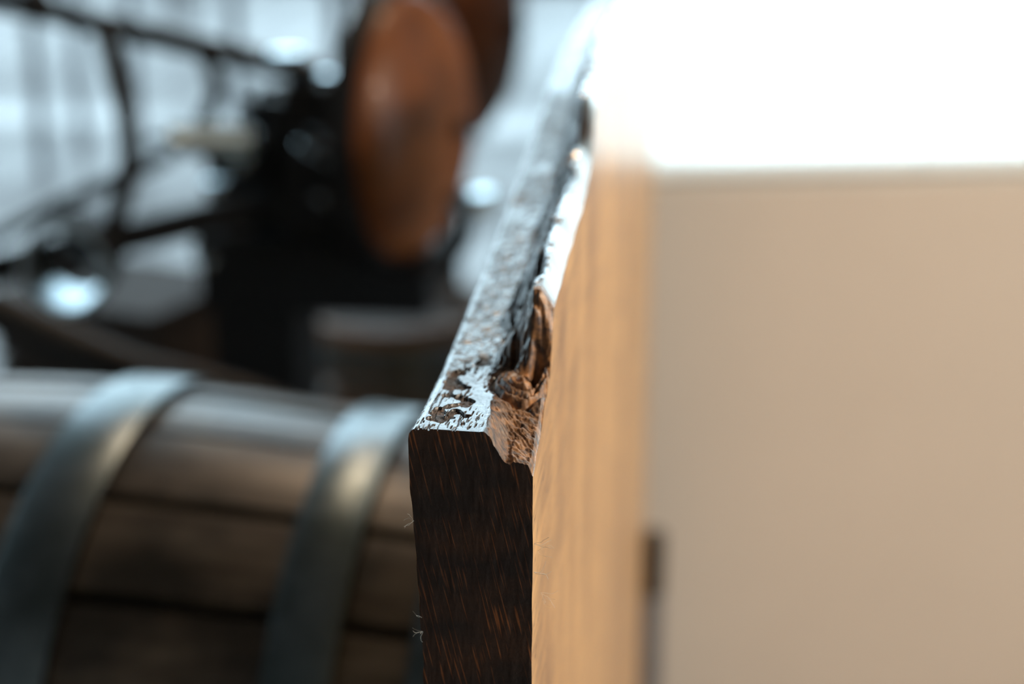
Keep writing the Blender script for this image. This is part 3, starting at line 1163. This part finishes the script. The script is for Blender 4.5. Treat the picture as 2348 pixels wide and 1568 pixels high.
wheel_parts(mc, Vector((-.53, 2.98, .655)) - mo, math.radians(-12), .285, .12)
ped = empty('wooden_pedestal', (-.505, 1.68, 0), 0, 'narrow dark wooden pedestal under the iron machine', 'pedestal')
obj('column', box(bmesh.new(), -.055, .055, -.08, .12, .03, .466, .004), M['dark_wood'], ped)
obj('top_board', box(bmesh.new(), -.075, .072, -.10, .14, .466, .4855, .003), M['dark_wood'], ped)
obj('foot', box(bmesh.new(), -.10, .10, -.13, .17, 0, .03, .004), M['dark_wood'], ped)
fw_ = empty('cart_wheel', (-.353, 2.87, 0), math.radians(-12), 'farther dark brown wooden wheel on a black post near the top of the slab', 'wheel')
wheel_parts(fw_, (0, 0, .878), 0, .20, .068)
obj('post', box(bmesh.new(), -.085, -.05, -.02, .02, .012, .905, .003), M['black_iron'], fw_)
obj('foot', box(bmesh.new(), -.20, .08, -.12, .12, 0, .012, .002), M['black_iron'], fw_)

# ------------------------------------------------------------------ odds and ends around the machine
PP = [(-.70, 1.2, .775), (-.637, 1.2, .748), (-.537, 1.2, .705), (-.471, 1.2, .690), (-.385, 1.2, .668), (-.30, 1.21, .62), (-.24, 1.22, .52), (-.21, 1.23, .3), (-.20, 1.23, 0)]
pipe = obj('steel_pipe', tube(bmesh.new(), smooth_path([Vector(p_) - Vector((-.20, 1.23, 0)) for p_ in PP], 4), .024, 20), M['black_iron'], None, True)
pipe.location = (-.20, 1.23, 0)
tag(pipe, 'bent dark steel pipe whose top end shows behind the lying barrel', 'pipe')
crate = empty('wooden_crate', (-.98, 2.42, 0), math.radians(-18), 'low dark brown slatted crate on the floor left of the keg', 'crate')
CW, CD, CH = .36, .30, .43
for i in range(4):
    z0 = .01 + i * .107
    for yy in (-CD / 2, CD / 2 - .016):
        obj('slat', box(bmesh.new(), -CW / 2, CW / 2, yy, yy + .016, z0, z0 + .098, .002), M['dark_wood'], crate)
    for xx in (-CW / 2, CW / 2 - .016):
        obj('slat', box(bmesh.new(), xx, xx + .016, -CD / 2 + .016, CD / 2 - .016, z0, z0 + .098, .002), M['dark_wood'], crate)
for sx in (-1, 1):
    for sy in (-1, 1):
        x_, y_ = sx * (CW / 2 - .035), sy * (CD / 2 - .035)
        obj('corner_post', box(bmesh.new(), x_ - .018, x_ + .018, y_ - .018, y_ + .018, 0, CH, .002), M['dark_wood'], crate)
obj('bottom_board', box(bmesh.new(), -CW / 2 + .017, CW / 2 - .017, -CD / 2 + .017, CD / 2 - .017, .012, .026), M['dark_wood'], crate)
obj('lid_board', box(bmesh.new(), -CW / 2 - .005, CW / 2 + .005, -CD / 2 - .005, CD / 2 + .005, CH + .002, CH + .02, .003), M['dark_wood'], crate)

# bench far back in the hall, only its legs reach into view
bench = empty('steel_bench', (-1.75, 5.6, 0), 0, 'grey steel bench far back by the hall windows, thin legs', 'bench')
for xx, yy in ((-.55, -.2), (-.19, -.2), (.19, -.2), (.55, -.2), (-.55, .2), (.55, .2)):
    obj('leg', box(bmesh.new(), xx - .02, xx + .02, yy - .02, yy + .02, 0, .9, .003), M['steel'], bench)
obj('bench_top', box(bmesh.new(), -.6, .6, -.25, .25, .9, .94, .004), M['steel'], bench)

# steel prop behind the far end of the slab
prop = empty('steel_prop', (.062, 1.50, 0), 0, 'grey steel prop with dark cap in the gap behind the slab', 'prop')
obj('post', box(bmesh.new(), -.014, .012, -.014, .014, .006, .31, .003), M['steel'], prop)
obj('cap', box(bmesh.new(), -.018, .013, -.018, .018, .31, .40, .005), M['dark_wood'], prop)
obj('foot_plate', box(bmesh.new(), -.04, .04, -.04, .04, 0, .006), M['steel'], prop)

# ------------------------------------------------------------------ unseen pendant lamps, added for warm light on slab and wheel
m, nt, p = new_mat('warm_bulb')
p.inputs['Emission Color'].default_value = (1, .78, .52, 1)
p.inputs['Emission Strength'].default_value = 12
M['bulb'] = m


def pendant(LP, energy, col, label):
    lamp = empty('added_pendant_lamp', LP, 0, label, 'lamp', 'unseen added pendant lamps')
    b = bmesh.new()
    lathe(b, [(.03, .22), (.06, .20), (.10, .12), (.24, .0), (.236, .0), (.097, .115), (.055, .19), (.028, .21)], 40, True)
    obj('lamp_shade', b, M['shade'], lamp, True)
    obj('cord', tube(bmesh.new(), [(0, 0, .2), (0, 0, CEIL - LP[2])], .004, 8), M['shade'], lamp)
    obj('bulb', sphere(bmesh.new(), (0, 0, .06), .045, 18), M['bulb'], lamp, True)
    l = bpy.data.lights.new('added_pendant_light', 'AREA')
    l.shape = 'DISK'
    l.size = .40
    l.energy = energy
    l.color = col
    lo_ = bpy.data.objects.new('added_pendant_light', l)
    link(lo_)
    lo_.parent = lamp
    lo_.location = (0, 0, -.005)


pendant((1.55, .15, 2.25), 66, (1.0, .82, .62), 'black enamel pendant lamp with warm bulb out of view, added to light the slab from the right')
pendant((-.30, 2.2, 2.9), 14, (1.0, .70, .45), 'black enamel pendant lamp with warm bulb out of view, added over the keg to light the wooden wheel')
